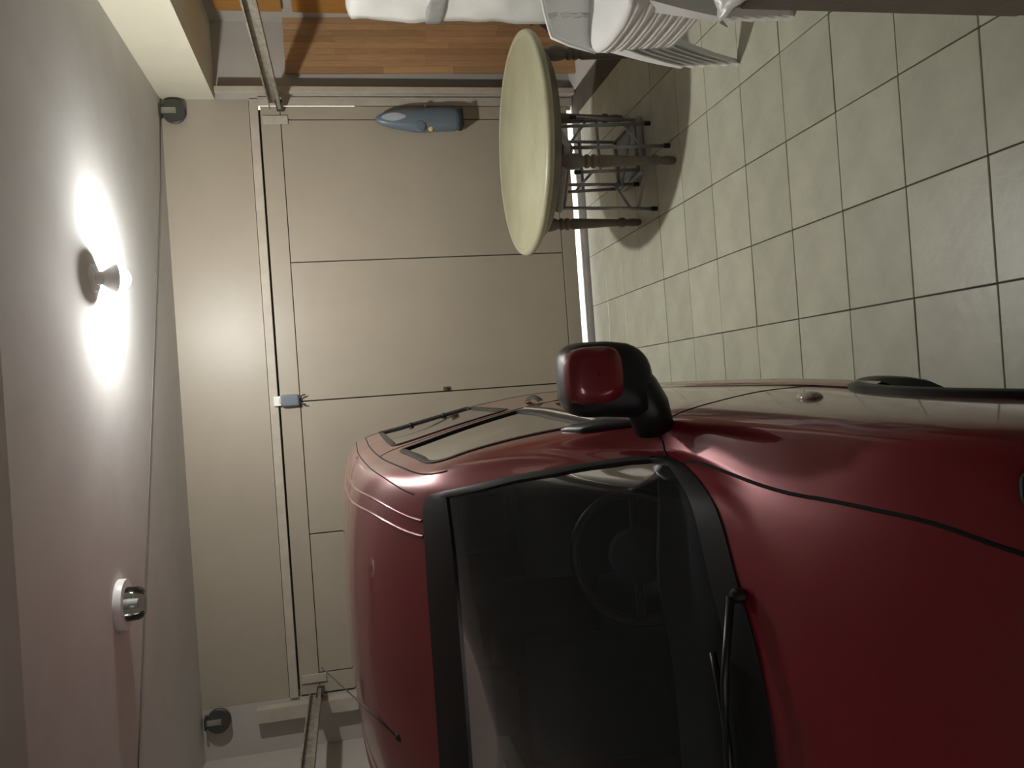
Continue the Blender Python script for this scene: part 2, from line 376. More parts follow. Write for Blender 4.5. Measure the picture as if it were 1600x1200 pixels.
# ------------------------------------------------------------------ stacked plastic armchairs (facing -X)
def armchair(label):
    t = thing('plastic_armchair', label, 'chair', (1.658, 3.052, 0), 'stack of white plastic armchairs')
    G = lambda f, s, z: (-f, s, z)        # forward = -X
    # seat: sheet with dished middle and rolled front
    prof = [(-.23,.405),(-.15,.392),(-.05,.388),(.06,.394),(.15,.402),(.20,.402),(.232,.395),(.250,.380),(.255,.366)]
    rows = []
    for f, z in prof:
        rows.append([G(f-(.03*abs(s/.235)**3 if f > .1 else 0), s, z+.012*(s/.235)**2) for s in [-.235+.47*k/12 for k in range(13)]])
    o = grid_mesh('seat', rows, 'plastic', t); sol = o.modifiers.new('th', 'SOLIDIFY'); sol.thickness = .006
    # front apron arch
    ap = bmesh.new(); top = []; bot = []
    for k in range(15):
        s = -.235+.47*k/14; f = .257-.03*abs(s/.235)**3
        top.append(ap.verts.new(G(f-.004, s, .368+.012*(s/.235)**2))); bot.append(ap.verts.new(G(f-.003, s, .345-.012*abs(s/.235)**2.5)))
    for k in range(14): ap.faces.new((top[k], top[k+1], bot[k+1], bot[k]))
    o = bm_obj('front_apron', ap, 'plastic', t, True); o.modifiers.new('th', 'SOLIDIFY').thickness = .005
    for sg in (-1, 1):
        S = sg*.238
        # arm side panel with two slots, as vertical strips
        xs = [-.22,-.13,-.108,-.03,-.008,.05,.072,.15]
        zt = lambda f: .612-.045*((f+.22)/.37)**2
        ft = [(-.23,.40),(-.23,.615)]
        bm = bmesh.new()
        for k in range(len(xs)-1):
            f0, f1 = xs[k], xs[k+1]
            segs = [(.39,.43),(.545,1)] if k in (1,3,5) else [(.39,1)]
            for z0, z1 in segs:
                q = [G(f0,S,z0),G(f1,S,z0),G(f1,S+sg*.02,min(z1,zt(f1))),G(f0,S+sg*.02,min(z1,zt(f0)))]
                vs = [bm.verts.new(p) for p in q]; bm.faces.new(vs)
        # front of the panel sloping to the leg
        fr = [(.15,zt(.15)),(.178,.50),(.200,.43),(.214,.385)]
        A = [bm.verts.new(G(.148,S+sg*.02*(z-.39)/.2,z)) for f, z in fr]; B = [bm.verts.new(G(f,S+sg*.02*(z-.39)/.2,z)) for f, z in fr]
        for k in range(len(fr)-1): bm.faces.new((A[k],A[k+1],B[k+1],B[k]))
        o = bm_obj('arm_panel', bm, 'plastic', t); o.modifiers.new('th', 'SOLIDIFY').thickness = .006
        # arm rail: flat rounded cap along the top, down the front edge
        path = [G(-.25,S+sg*.02,.622)]+[G(f,S+sg*.02,zt(f)+.004) for f in (-.15,-.05,.05,.12,.147)]+[G(f+.004,S+sg*.02*(z-.39)/.2,z) for f, z in fr[1:]]
        tube('armrest', path, .0105, 'plastic', t, 8)
        # front leg: L section, tapering, curving forward
        bm = bmesh.new()
        st_ = [(.208,.385,.085),(.228,.30,.070),(.252,.20,.052),(.272,.10,.040),(.288,0,.030)]
        o_, i_, b_ = [], [], []
        for f, z, wd in st_:
            so = sg*(.232+.006*(1-z/.385))
            o_.append(bm.verts.new(G(f,so,z))); i_.append(bm.verts.new(G(f+.004,so-sg*wd,z))); b_.append(bm.verts.new(G(f-wd,so,z)))
        for k in range(4):
            bm.faces.new((o_[k],i_[k],i_[k+1],o_[k+1])); bm.faces.new((o_[k],b_[k],b_[k+1],o_[k+1]))
        o = bm_obj('front_leg', bm, 'plastic', t); o.modifiers.new('th', 'SOLIDIFY').thickness = .006
        # back leg
        bm = bmesh.new(); o_, i_, b_ = [], [], []
        for f, z, wd in [(-.235,.41,.07),(-.26,.28,.058),(-.29,.13,.046),(-.315,0,.036)]:
            so = sg*.225
            o_.append(bm.verts.new(G(f,so,z))); i_.append(bm.verts.new(G(f,so-sg*wd,z))); b_.append(bm.verts.new(G(f+wd,so,z)))
        for k in range(3):
            bm.faces.new((o_[k],i_[k],i_[k+1],o_[k+1])); bm.faces.new((o_[k],b_[k],b_[k+1],o_[k+1]))
        o = bm_obj('back_leg', bm, 'plastic', t); o.modifiers.new('th', 'SOLIDIFY').thickness = .006
    # backrest: frame and slats
    def BK(s, z): 
        q = (z-.40)/.42; return G(-.235-.10*q+.03*(1-(s/.24)**2)*-1, s, z)
    tube('back_frame', [BK(-.235,.41),BK(-.238,.60),BK(-.215,.76),BK(-.15,.815),BK(0,.83),BK(.15,.815),BK(.215,.76),BK(.238,.60),BK(.235,.41)], .012, 'plastic', t, 8)
    for k in range(7):
        s = -.18+.06*k
        rows = [[BK(s-.021,z),BK(s+.021,z)] for z in (.40,.5,.6,.7,.80)]
        o = grid_mesh('back_slat', rows, 'plastic', t); o.modifiers.new('th', 'SOLIDIFY').thickness = .005
    return t
names = ['bottom chair of the white plastic armchair stack, legs on the tiles', 'white plastic armchair, second from the bottom of the stack', 'white plastic armchair, third from the bottom of the stack',
         'white plastic armchair, third from the top of the stack', 'white plastic armchair, just below the topmost of the stack', 'topmost white plastic armchair of the stack, its seat uncovered']
ch0 = armchair(names[0])
for k in range(1, 6):
    c = copy_tree(ch0); c.location = (1.658-.003*k, 3.052, .054*k); c['label'] = names[k]

# ------------------------------------------------------------------ things in the alcove on the right
# leaning stave board
pan = thing('wooden_board', 'tall laminated wooden board leaning against the wall beside the garage door', 'board', (2.485, 5.64, .004))
pan.rotation_euler = (math.radians(-3.2), math.radians(.6), 0)
W_, H_ = .39, 2.08
box('core', (-W_/2+.004, .004, .004), (W_/2-.004, .026, H_-.004), 'wood', pan)
ncol = 9; cw = W_/ncol; rr = random.Random(3)
for c in range(ncol):
    z = 0; x0 = -W_/2+c*cw
    z1 = rr.uniform(.25,.6)
    while z < H_-1e-4:
        z1 = min(z1, H_)
        if H_-z1 < .15: z1 = H_
        box('stave', (x0+.0006, 0, z+.0006), (x0+cw-.0006, .03, z1-.0006), 'wood', pan, .0012)
        z = z1; z1 += rr.uniform(.35,.75)
# plastic-wrapped mattress
mt = thing('wrapped_mattress', 'tall mattress wrapped in white plastic film standing behind the stacked chairs', 'mattress', (2.35, 4.38, 0))
def film(name, x0, x1, y0, y1, z0, z1, m, seed, amp, nx=6, ny=14, nz=34):
    bm = bmesh.new(); rnd = random.Random(seed)
    ph = [rnd.uniform(0,6.28) for _ in range(8)]
    def dsp(y, z):
        return amp*(math.sin(9*z+3*y+ph[0])+.7*math.sin(17*z-8*y+ph[1])+.5*math.sin(31*z+13*y+ph[2])+.5*math.sin(23*y+5*z+ph[3]))
    rows = []
    per = [(x0,y1,1),(x0,y0,0)]
    loop = []
    for k in range(ny): loop.append((x0, y1+(y0-y1)*k/ny, -1, 0))
    for k in range(nx): loop.append((x0+(x1-x0)*k/nx, y0, 0, -1))
    for k in range(ny): loop.append((x1, y0+(y1-y0)*k/ny, 1, 0))
    for k in range(nx): loop.append((x1+(x0-x1)*k/nx, y1, 0, 1))
    n = len(loop)
    def ring(z, sh):
        cx, cy = (x0+x1)/2, (y0+y1)/2; r = []
        for x, y, ax, ay in loop:
            d = dsp(y+x, z); px = cx+(x-cx)*sh+ax*d; py = cy+(y-cy)*(1-(1-sh)*.15)+ay*d
            # round the vertical corners
            r.append(bm.verts.new((px, py, z+(.6*d if z > z1-.1 else 0))))
        return r
    rings = [ring(z0,.9)]+[ring(z0+.02+(z1-z0-.05)*k/nz, 1.) for k in range(nz+1)]+[ring(z1-.012,.8), ring(z1,.45)]
    for A, B in zip(rings, rings[1:]):
        for j in range(n): bm.faces.new((A[j],A[(j+1)%n],B[(j+1)%n],B[j]))
    bm.faces.new(rings[0]); bm.faces.new(rings[-1]); return bm
b = film('film', -.11, .11, -.40, .40, 0, 1.665, 'film', 4, .006)
bmesh.ops.rotate(b, cent=(0,0,0), matrix=Matrix.Rotation(0,3,'Z'), verts=b.verts)
bm_obj('plastic_film', b, 'film', mt, True)
b = film('band', -.118, .118, -.408, .408, 1.09, 1.22, 'tape', 9, .005, nz=5); bm_obj('wrapped_band', b, 'tape', mt, True)
# orange boards on the right wall
for z0, z1, lab in ((2.07,2.50,'upper orange wooden board on the wall above the wrapped mattress'),(.004,2.0,'tall orange wooden board leaning behind the wrapped mattress')):
    o = box('orange_board', (2.665, 4.7, z0), (2.695, 5.60, z1), 'orange', None, .003); tag(o, lab, 'board')
# dark bag
bg_ = thing('black_bag', 'black bag on the floor behind the stacked chairs and round table', 'bag', (2.42, 5.06, .004))
bm = bmesh.new(); bmesh.ops.create_icosphere(bm, subdivisions=4, radius=1)
for v in bm.verts:
    n = v.co.copy(); d = 1+.08*math.sin(7*n.x+3*n.z)+.06*math.sin(11*n.y-5*n.z)+.05*math.sin(17*n.z+9*n.x)
    q = n*d; zz = (q.z+1)*.5; k = 1-.55*max(0, zz-.45)
    v.co = (q.x*.155*k, q.y*.20*k, max(0, zz*.40))
bm_obj('sack', bm, 'blackrub', bg_, True)
lathe('tied_neck', [(.05,.36),(.03,.39),(.045,.43),(.06,.46)], 'blackrub', bg_, 14)
# cabinet at the frame edge, with film on top
cbn = thing('low_cabinet', 'brown grey low cabinet standing on the tiles near the stacked chairs', 'cabinet', (1.12, 1.46, 0))
box('body', (-.255,-.28,.0), (.255,.285,.845), 'cabinet', cbn, .006)
box('top', (-.262,-.285,.845), (.262,.292,.868), 'cabinet', cbn, .004)
box('door', (-.262,-.27,.06), (-.254,.0,.83), 'cabinet', cbn, .003); box('door', (-.262,.006,.06), (-.254,.275,.83), 'cabinet', cbn, .003)
for y in (-.03,.04): lathe('knob', [(.006,0),(.006,.012),(.013,.018),(.012,.026),(0,.028)], 'darksteel', cbn, 12, mtx=Matrix.Translation((-.262,y,.5)) @ Matrix.Rotation(math.radians(-90),4,'Y'))
bm = bmesh.new(); rnd = random.Random(5); N = 40; vv = []
for i in range(N+1):
    r = []
    for j in range(N+1):
        x = -.285+.44*i/N; y = -.14+.465*j/N
        q = mnoise.turbulence(Vector((x*9, y*9, 3.1)), 3, True)
        dx, dy = max(0, -.268-x), max(0, y-.298)
        z = .875+.055*max(0, q)-1.2*dx-1.2*dy
        jx, jy = .012*mnoise.noise(Vector((x*14,y*14,7.))), .012*mnoise.noise(Vector((x*14,y*14,17.)))
        if dx or dy: z = min(z, .875-.6*(dx+dy)+.02*q)
        r.append(bm.verts.new((min(x+jx, -.272) if dx else x+jx, max(y+jy, .302) if dy else y+jy, z)))
    vv.append(r)
for i in range(N):
    for j in range(N): bm.faces.new((vv[i][j],vv[i+1][j],vv[i+1][j+1],vv[i][j+1]))
fo = bm_obj('plastic_sheet', bm, 'film', None, True); fo.location = (1.12,1.46,0); fo.modifiers.new('th','SOLIDIFY').thickness = .002
tag(fo, 'crumpled white plastic sheet on top of the low cabinet', 'sheet')

# hand-held vacuum hanging on the door edge
vac = thing('handheld_vacuum', 'blue grey handheld vacuum hanging nose up on the right edge of the garage door', 'vacuum', (1.98, YD-.003, .87))
secs = [(0,.045,.035),(.012,.070,.05),(.05,.083,.058),(.15,.086,.06),(.26,.086,.06),(.34,.084,.058),(.42,.076,.052),(.50,.062,.044),(.56,.044,.034),(.60,.026,.024),(.615,.008,.01)]
rows = []
for z, rx, ry in secs:
    rows.append([(math.copysign(abs(math.cos(q))**.8, math.cos(q))*rx - .012*max(0,1-abs(z-.30)/.1) , -.062+math.copysign(abs(math.sin(q))**.8, math.sin(q))*ry, z) for q in [2*math.pi*k/28 for k in range(28)]])
vb = grid_mesh('housing', rows, 'bluegrey', vac, True, True)
rows = []
for k in range(9):
    t_ = k/8; z = .40+.17*t_; wd = .030*math.sin(math.pi*(.08+.84*t_))
    ry = .0525 if z < .43 else .0525-(z-.43)*.15
    rows.append([(.006+wd*q, -.064-ry*math.sqrt(max(.2,1-(q*wd/.075)**2))-.002, z) for q in (-1,-.5,0,.5,1)])
grid_mesh('nose_window', rows, 'paleblue', vac, True)
lathe('wheel_knob', [(.040,0),(.040,.022),(.034,.03),(0,.032)], 'bluegrey', vac, 24, mtx=Matrix.Translation((-.064,-.095,.30)) @ Matrix.Rotation(math.radians(90),4,'X'))
lathe('release_button', [(.018,0),(.018,.018),(.012,.024),(0,.025)], 'yellow', vac, 18, mtx=Matrix.Translation((-.078,-.085,.225)) @ Matrix.Rotation(math.radians(90),4,'X'))
box('battery_end', (-.07,-.115,-.016), (.07,-.01,.016), 'blackrub', vac, .012)
tube('hook', [(.072,-.06,.25),(.10,-.06,.25),(.115,-.045,.25),(.115,-.01,.25)], .008, 'steel', vac)

# ================================================================== the car
import bisect
XC=-.87
A_=[.76,.815,.835,.832,.80,.772]
def st(Y,a,z): return [(a[i],(Y[i] if isinstance(Y,list) else Y),z[i]) for i in range(15)]
def bow(Y,a,k=.20): return [Y+k*(q/.83)**2 for q in a]
def stations():
    S=[]
    a=[.60,.64,.66,.66,.655,.65,.64,.63,.6,.55,.48,.38,.26,.13,0]
    S.append(st(bow(.74,a),a,[.22,.26,.32,.38,.43,.47,.5,.52,.54,.55,.56,.565,.57,.57,.57]))
    a=[.68,.715,.73,.728,.72,.71,.69,.665,.63,.57,.49,.38,.26,.13,0]
    S.append(st(bow(.775,a),a,[.2,.27,.40,.52,.6,.65,.68,.70,.715,.725,.735,.74,.745,.748,.75]))
    a=[.70,.735,.755,.757,.75,.735,.71,.68,.63,.57,.49,.38,.26,.13,0]
    S.append(st(bow(.87,a),a,[.2,.29,.47,.63,.74,.79,.81,.82,.828,.835,.842,.848,.853,.856,.857]))
    a=[.715,.755,.775,.778,.768,.748,.715,.675,.63,.57,.49,.38,.26,.13,0]
    S.append(st(bow(1.06,a,.16),a,[.2,.3,.5,.70,.83,.885,.905,.912,.918,.93,.942,.952,.958,.962,.963]))
    a=[.73,.775,.795,.796,.782,.757,.72,.675,.63,.57,.49,.38,.26,.13,0]
    S.append(st(bow(1.29,a,.14),a,[.2,.3,.5,.71,.87,.935,.955,.962,.97,.985,1.0,1.012,1.02,1.025,1.027]))
    S.append(st([1.80]*6+[1.82,1.84,1.83,1.74,1.60,1.515,1.445,1.41,1.40],[.75,.80,.818,.816,.795,.77]+[.745,.72,.695,.655,.58,.44,.30,.15,0],[.2,.3,.5,.72,.90,.99,1.02,1.03,1.035,1.04,1.045,1.05,1.05,1.05,1.05]))
    S.append(st([2.05]*6+[2.06,2.09,2.12,2.11,2.03,1.95,1.90,1.875,1.87],[.755,.81,.827,.824,.80,.775]+[.76,.735,.70,.665,.60,.45,.30,.15,0],[.2,.3,.5,.72,.92,1.05,1.12,1.20,1.27,1.31,1.325,1.333,1.336,1.336,1.336]))
    B_=[.76,.815,.835,.832,.815,.797]
    S.append(st([2.5]*6+[2.5,2.5,2.48,2.45,2.41,2.36,2.34,2.33,2.33],[.76,.815,.833,.829,.81,.79]+[.777,.73,.672,.630,.570,.44,.30,.15,0],[.2,.3,.5,.72,.92,1.05,1.12,1.32,1.51,1.58,1.605,1.61,1.613,1.614,1.614]))
    lo=[.2,.3,.5,.72,.92,1.05]
    S.append(st(2.75,B_+[.785,.74,.685,.645,.60,.48,.32,.16,0],lo+[1.12,1.32,1.52,1.64,1.715,1.762,1.785,1.795,1.80]))
    S.append(st(3.1,B_+[.787,.743,.69,.65,.605,.48,.32,.16,0],lo+[1.12,1.33,1.53,1.67,1.765,1.82,1.842,1.852,1.855]))
    S.append(st(3.7,B_+[.787,.745,.70,.668,.62,.49,.33,.16,0],lo+[1.12,1.33,1.54,1.70,1.80,1.845,1.866,1.873,1.875]))
    S.append(st(4.4,B_+[.787,.745,.70,.668,.62,.49,.33,.16,0],lo+[1.12,1.33,1.54,1.70,1.80,1.845,1.866,1.873,1.875]))
    S.append(st(4.66,[q*.985 for q in B_+[.78,.735,.69,.655,.60,.47,.33,.16,0]],lo+[1.12,1.32,1.52,1.66,1.76,1.80,1.82,1.83,1.83]))
    S.append(st(4.73,[q*.93 for q in B_+[.775,.73,.685,.655,.60,.47,.33,.16,0]],[.25,.33,.5,.72,.92,1.05,1.12,1.3,1.48,1.6,1.67,1.70,1.72,1.72,1.72]))
    return S
def pchip(ts,ys,t):
    n=len(ts)
    i=min(max(bisect.bisect_right(ts,t)-1,0),n-2)
    h=[ts[k+1]-ts[k] for k in range(n-1)]; d=[(ys[k+1]-ys[k])/h[k] for k in range(n-1)]
    def m(k):
        if k==0: return d[0]
        if k==n-1: return d[-1]
        if d[k-1]*d[k]<=0: return 0.
        w1=2*h[k]+h[k-1]; w2=h[k]+2*h[k-1]
        return (w1+w2)/(w1/d[k-1]+w2/d[k])
    s=(t-ts[i])/h[i]; a=m(i); b=m(i+1)
    return (2*s**3-3*s*s+1)*ys[i]+(s**3-2*s*s+s)*h[i]*a+(-2*s**3+3*s*s)*ys[i+1]+(s**3-s*s)*h[i]*b
ST=stations(); NU=len(ST)-1
UT=[0.]
for k in range(NU): 
    UT.append(UT[-1]+sum(((ST[k+1][i][0]-ST[k][i][0])**2+(ST[k+1][i][1]-ST[k][i][1])**2+(ST[k+1][i][2]-ST[k][i][2])**2)**.5 for i in range(15))/15)
VT=[0.]
for i in range(14):
    VT.append(VT[-1]+sum(((s[i+1][0]-s[i][0])**2+(s[i+1][2]-s[i][2])**2)**.5 for s in ST)/len(ST))
def lerp_t(T,u):
    i=min(int(u),len(T)-2); return T[i]+(u-i)*(T[i+1]-T[i])
_c={}
def row(u):
    k=round(u,5)
    if k not in _c:
        t=lerp_t(UT,u); _c[k]=[tuple(pchip(UT,[s[i][c] for s in ST],t) for c in range(3)) for i in range(15)]
    return _c[k]
def surf(u,v,side=1):
    """point on the car skin; v 0 sill .. 14 centre line"""
    r=row(u); t=lerp_t(VT,v)
    a,y,z=[pchip(VT,[p[c] for p in r],t) for c in range(3)]
    return (XC+side*a,y,z)

def nrm(u, v, side=1):
    e = .02
    u0, u1 = max(0,u-e), min(NU,u+e); v0, v1 = max(0,v-e), min(14,v+e)
    a = Vector(surf(u1,v,side))-Vector(surf(u0,v,side)); b = Vector(surf(u,v1,side))-Vector(surf(u,v0,side))
    n = a.cross(b)*(-side)
    if v > 13.97: n.x = 0
    if n.length < 1e-9: return Vector((0,0,1))
    n.normalize()
    c = Vector(surf(u,v,side))-Vector((XC, min(max(surf(u,v,side)[1],1.6),3.9), .7))
    return n if n.dot(c) > 0 else -n
def SP(u, v, off=0., side=1):
    p = Vector(surf(u,v,side))
    return p+nrm(u,v,side)*off if off else p
def SVV(u, vv, off=0.):
    """signed v across both halves: 0..14 left, 14..28 right"""
    return SP(u, vv, off, 1) if vv <= 14 else SP(u, 28-vv, off, -1)
def inpoly(p, poly):
    x, y = p; c = False; k = len(poly)
    for i in range(k):
        x1, y1 = poly[i]; x2, y2 = poly[(i+1)%k]
        if (y1 > y) != (y2 > y) and x < (x2-x1)*(y-y1)/(y2-y1)+x1: c = not c
    return c
def rounded(poly, r, seg=6):
    """round polygon corners in (u,v) space; r is a fraction of the shorter neighbouring edge or list"""
    out = []; k = len(poly)
    for i in range(k):
        p0, p, p1 = Vector(poly[i-1]), Vector(poly[i]), Vector(poly[(i+1)%k])
        q = r[i] if isinstance(r, list) else r
        if q <= 0: out.append(tuple(p)); continue
        a = p+(p0-p)*q; b = p+(p1-p)*q
        for s in range(seg+1):
            t = s/seg; out.append(tuple((1-t)**2*a+2*t*(1-t)*p+t*t*b))
    return out
def densify(poly, step=.12):
    out = []
    for i in range(len(poly)):
        a, b = Vector(poly[i]), Vector(poly[(i+1)%len(poly)]); n = max(1, int((b-a).length/step))
        out += [tuple(a+(b-a)*k/n) for k in range(n)]
    return out
def inset(poly, d):
    """shrink towards inside along metric-ish normals (poly: list of uv; metric from surface)"""
    k = len(poly); c = Vector((sum(p[0] for p in poly)/k, sum(p[1] for p in poly)/k)); out = []
    for i in range(k):
        p = Vector(poly[i]); t = Vector(poly[(i+1)%k])-Vector(poly[i-1]); t.normalize()
        n = Vector((-t.y, t.x))
        if n.dot(c-p) < 0: n = -n
        q = p+n*.02; l = (SVV(*q)-SVV(*p)).length/.02
        out.append(tuple(p+n*(d/max(l,.02))))
    return out
def band(name, outer, inner, off, m, parent, th=.006, conv=SVV):
    """closed strip between two uv loops, raised over the skin"""
    k = len(outer); mid = [((a[0]+b[0])/2, (a[1]+b[1])/2) for a, b in zip(outer, inner)]
    rows = [[conv(*p, off-.012) for p in outer], [conv(*p, off) for p in outer], [conv(*p, off+.002) for p in mid], [conv(*p, off) for p in inner], [conv(*p, off-.012) for p in inner]]
    o = grid_mesh(name, [list(map(tuple, r)) for r in rows], m, parent, True, True); edge_split(o, 50); return o
def seam(name, uv, parent, wdt=.006, m='gap', off=.0012, side=1, prof=.0):
    """thin strip following the skin along a uv polyline"""
    pts = []
    for i, (a, b) in enumerate(zip(uv, uv[1:])):
        n = max(2, int(max(abs(b[0]-a[0]), abs(b[1]-a[1]))/.1))
        p0 = Vector(uv[max(i-1,0)]); p1 = Vector(a); p2 = Vector(b); p3 = Vector(uv[min(i+2,len(uv)-1)])
        for k in range(n):
            t = k/n; pts.append(tuple(.5*(2*p1+(p2-p0)*t+(2*p0-5*p1+4*p2-p3)*t*t+(3*p1-p0-3*p2+p3)*t**3)))
    pts.append(uv[-1]); rows = []
    for i, p in enumerate(pts):
        P = SP(*p, 0, side); N = nrm(*p, side)
        T = SP(*pts[min(i+1,len(pts)-1)], 0, side)-SP(*pts[max(i-1,0)], 0, side); T.normalize()
        Bn = N.cross(T).normalized()
        rows.append([tuple(P+Bn*wdt/2+N*(off-.003)), tuple(P+Bn*wdt*.4+N*off), tuple(P+N*(off+prof)), tuple(P-Bn*wdt*.4+N*off), tuple(P-Bn*wdt/2+N*(off-.003))])
    return grid_mesh(name, rows, m, parent, True)

_low = [(SP(u/8, v/4), u/8, v/4) for u in range(8, 8*NU-4) for v in range(0, 25)]
def skin_a(y, z):
    best = sorted((((p.y-y)**2+(p.z-z)**2, p.x) for p, u, v in _low))[:4]
    w_ = [1/(d+1e-5) for d, x in best]; return sum(x*q for (d, x), q in zip(best, w_))/sum(w_)-XC
car = thing('car', 'dark red compact family van parked facing away from the garage door', 'car', (XC, 2.75, 0))
car.location = (0,0,0)
# --- openings in (u, v); right half mirrored
ws_half = [(5.0,14),(5.0,13),(5.0,12),(5.0,11),(5.0,10),(5.0,9.3),(5.03,8.85),(5.12,8.6),(5.3,8.62),(5.5,8.85),(5.75,9.15),(6.0,9.42),(6.25,9.6),(6.5,9.75),(6.75,9.86),(6.9,9.97),(6.97,10.12),(7.0,10.4),(7.0,11),(7.0,12),(7.0,13),(7.0,14)]
WS = densify(ws_half[:-1]+[(u, 28-v) for u, v in reversed(ws_half)][:-1], .2)
WSI = []
for (u, v), q in zip(WS, inset(WS, .05)): WSI.append(q)
# deeper black band along the cowl
WSI = [(min(6.74, max(u, 5.16+.10*max(0,1-abs(v-14)/5))), v) for u, v in WSI]
front_win = rounded([(6.02,6.12),(9.0-.06,6.12),(8.95,8.72),(7.12,8.62)], [.10,.08,.10,.22])
slide_win = rounded([(9.28,6.14),(10.92,6.14),(10.92,8.72),(9.28,8.72)], .10)
quart_win = rounded([(11.10,6.16),(11.86,6.16),(11.80,8.68),(11.10,8.72)], .12)
SIDE = [front_win, slide_win, quart_win]
ARCHES = [(1.53,.30,.345),(4.10,.30,.345)]
us, vs = [], []
sub_u = [4,5,6,8,10,14,18,8,8,10,12,6,3]
for k in range(NU): us += [k+i/sub_u[k] for i in range(sub_u[k])]
us.append(float(NU))
sub_v = [3,5,6,6,6,5,7,8,8,7,7,7,5,4]
for k in range(14): vs += [k+i/sub_v[k] for i in range(sub_v[k])]
vs.append(14.)
vfull = vs+[28-v for v in reversed(vs[:-1])]
nu, nv = len(us), len(vfull)
P = [[tuple(SVV(u, v)) for v in vfull] for u in us]
body_f, glass_f, side_f = [], [], {}
wsb = [(u,v) for u,v in WS]; WSm = [((a[0]+b[0])/2,(a[1]+b[1])/2) for a,b in zip(WS,WSI)]
SIDEm = [inset([q for q in densify(s,.15)], .012) for s in SIDE]
for i in range(nu-1):
    for j in range(nv-1):
        uc, vc = (us[i]+us[i+1])/2, (vfull[j]+vfull[j+1])/2
        f = (i*nv+j, i*nv+j+1, (i+1)*nv+j+1, (i+1)*nv+j)
        sd = 1 if vc <= 14 else -1; vh = vc if sd > 0 else 28-vc
        if inpoly((uc,vc), WSm): glass_f.append(f); continue
        hit = None
        if 6 < vh < 9 and uc > 5.9:
            for n, s in enumerate(SIDEm):
                if inpoly((uc,vh), s): hit = (n, sd)
        if hit: side_f.setdefault(hit, []).append(f); continue
        if vh < 5:
            p = SP(uc, vh); 
            if any((p.y-cy)**2+(p.z-cz)**2 < r*r for cy, cz, r in ARCHES): continue
        body_f.append(f)
Pf = [p for r in P for p in r]
def sub_mesh(name, faces, m, parent, shift=0.):
    used = sorted({i for f in faces for i in f}); mp = {i: k for k, i in enumerate(used)}
    vv = []
    for i in used:
        a, b = divmod(i, nv); p = Vector(Pf[i])
        if shift: p = SVV(us[a], vfull[b], shift)
        vv.append(tuple(p))
    me = bpy.data.meshes.new(name); me.from_pydata(vv, [], [tuple(mp[i] for i in f) for f in faces]); me.update()
    return link(name, me, m, parent, True)
# front and tail caps
body_f.append(tuple(range(nv))); body_f.append(tuple((nu-1)*nv+j for j in range(nv))[::-1])
body = sub_mesh('body', body_f, 'paint', car); edge_split(body, 40)
ws = sub_mesh('windshield', glass_f, 'glass', car, -.003)
band('windshield_seal', WS, WSI, .004, 'trim', car)
def grow(faces): return faces
for (n, sd), fs in side_f.items():
    g = sub_mesh('side_window', fs, 'sideglass', car, -.004)
    base = densify(SIDE[n], .15)
    outer = base; inner = inset(base, .024)
    conv = SVV if sd > 0 else (lambda u, v, off=0.: SP(u, v, off, -1))
    band('window_seal', outer, inner, .003, 'trim', car, conv=conv)
# --- panel gaps
gapL = [(2.15,8.95),(2.4,8.75),(2.8,8.42),(3.3,8.22),(4.0,8.08),(4.4,8.25),(4.75,8.52),(5.0,8.75)]
for sd in (1,-1):
    seam('hood_gap', gapL, car, .009, side=sd)
    seam('fender_gap', [(5.12,8.58),(5.1,8.1),(5.12,7.4),(5.2,6.6),(5.3,6.0),(5.3,4.6),(5.3,3.0),(5.3,1.2)], car, .006, side=sd)
    seam('door_gap', [(9.1,1.0),(9.1,4),(9.12,6.2),(9.12,8.9),(9.0,9.25)], car, .008, side=sd)
    seam('door_top_gap', [(6.75,8.93),(7.1,9.12),(8.0,9.22),(9.0,9.25),(10,9.25),(11,9.25)], car, .006, side=sd)
    seam('sliding_door_gap', [(11.0,1.0),(11.0,4),(11.0,6.2),(11.0,9.25)], car, .007, side=sd)
    seam('roof_rib', [(7.04,10.6),(7.5,10.6),(8,10.6),(9,10.6),(10,10.6),(11,10.6),(11.8,10.6)], car, .012, 'paint', .001, sd, .006)
    seam('roof_rib', [(7.04,10.92),(7.5,10.95),(8,10.95),(9,10.95),(10,10.95),(11,10.95),(11.8,10.95)], car, .012, 'paint', .001, sd, .006)
    seam('roof_seam', [(7.15,10.05),(7.6,10.0),(8.5,9.85),(9.5,9.75),(10.5,9.72),(11.6,9.72)], car, .005, side=sd)
    seam('belt_trim', [(6.0,5.95),(6.6,5.93),(7.5,5.93),(8.95,5.93)], car, .02, 'trim', .002, sd, .004)
    seam('belt_strip', [(6.0,6.06),(6.6,6.05),(7.5,6.05),(8.95,6.05)], car, .008, 'chrome', .004, sd, .003)
    seam('side_moulding', [(4.55,2.45),(5,2.45),(6,2.45),(7,2.45),(8,2.45),(9,2.45),(10.3,2.45)], car, .06, 'paint', .006, sd, .010)
    # wheel arch trims
    for cy, cz, r in ARCHES:
        rows = []
        for k in range(25):
            q = math.pi*(-.12+1.24*k/24); ring = []
            for dr, dx in ((-.012,-.05),(-.012,.010),(.012,.016),(.035,.008),(.040,-.02)):
                y = cy+(r+dr)*math.cos(q); z = max(.16, cz+(r+dr)*math.sin(q))
                # skin half width at that (y, z)
                a = skin_a(y, z)
                ring.append((XC+sd*(a+dx), y, z))
            rows.append(ring)
        grid_mesh('arch_trim', rows, 'trim', car, True)
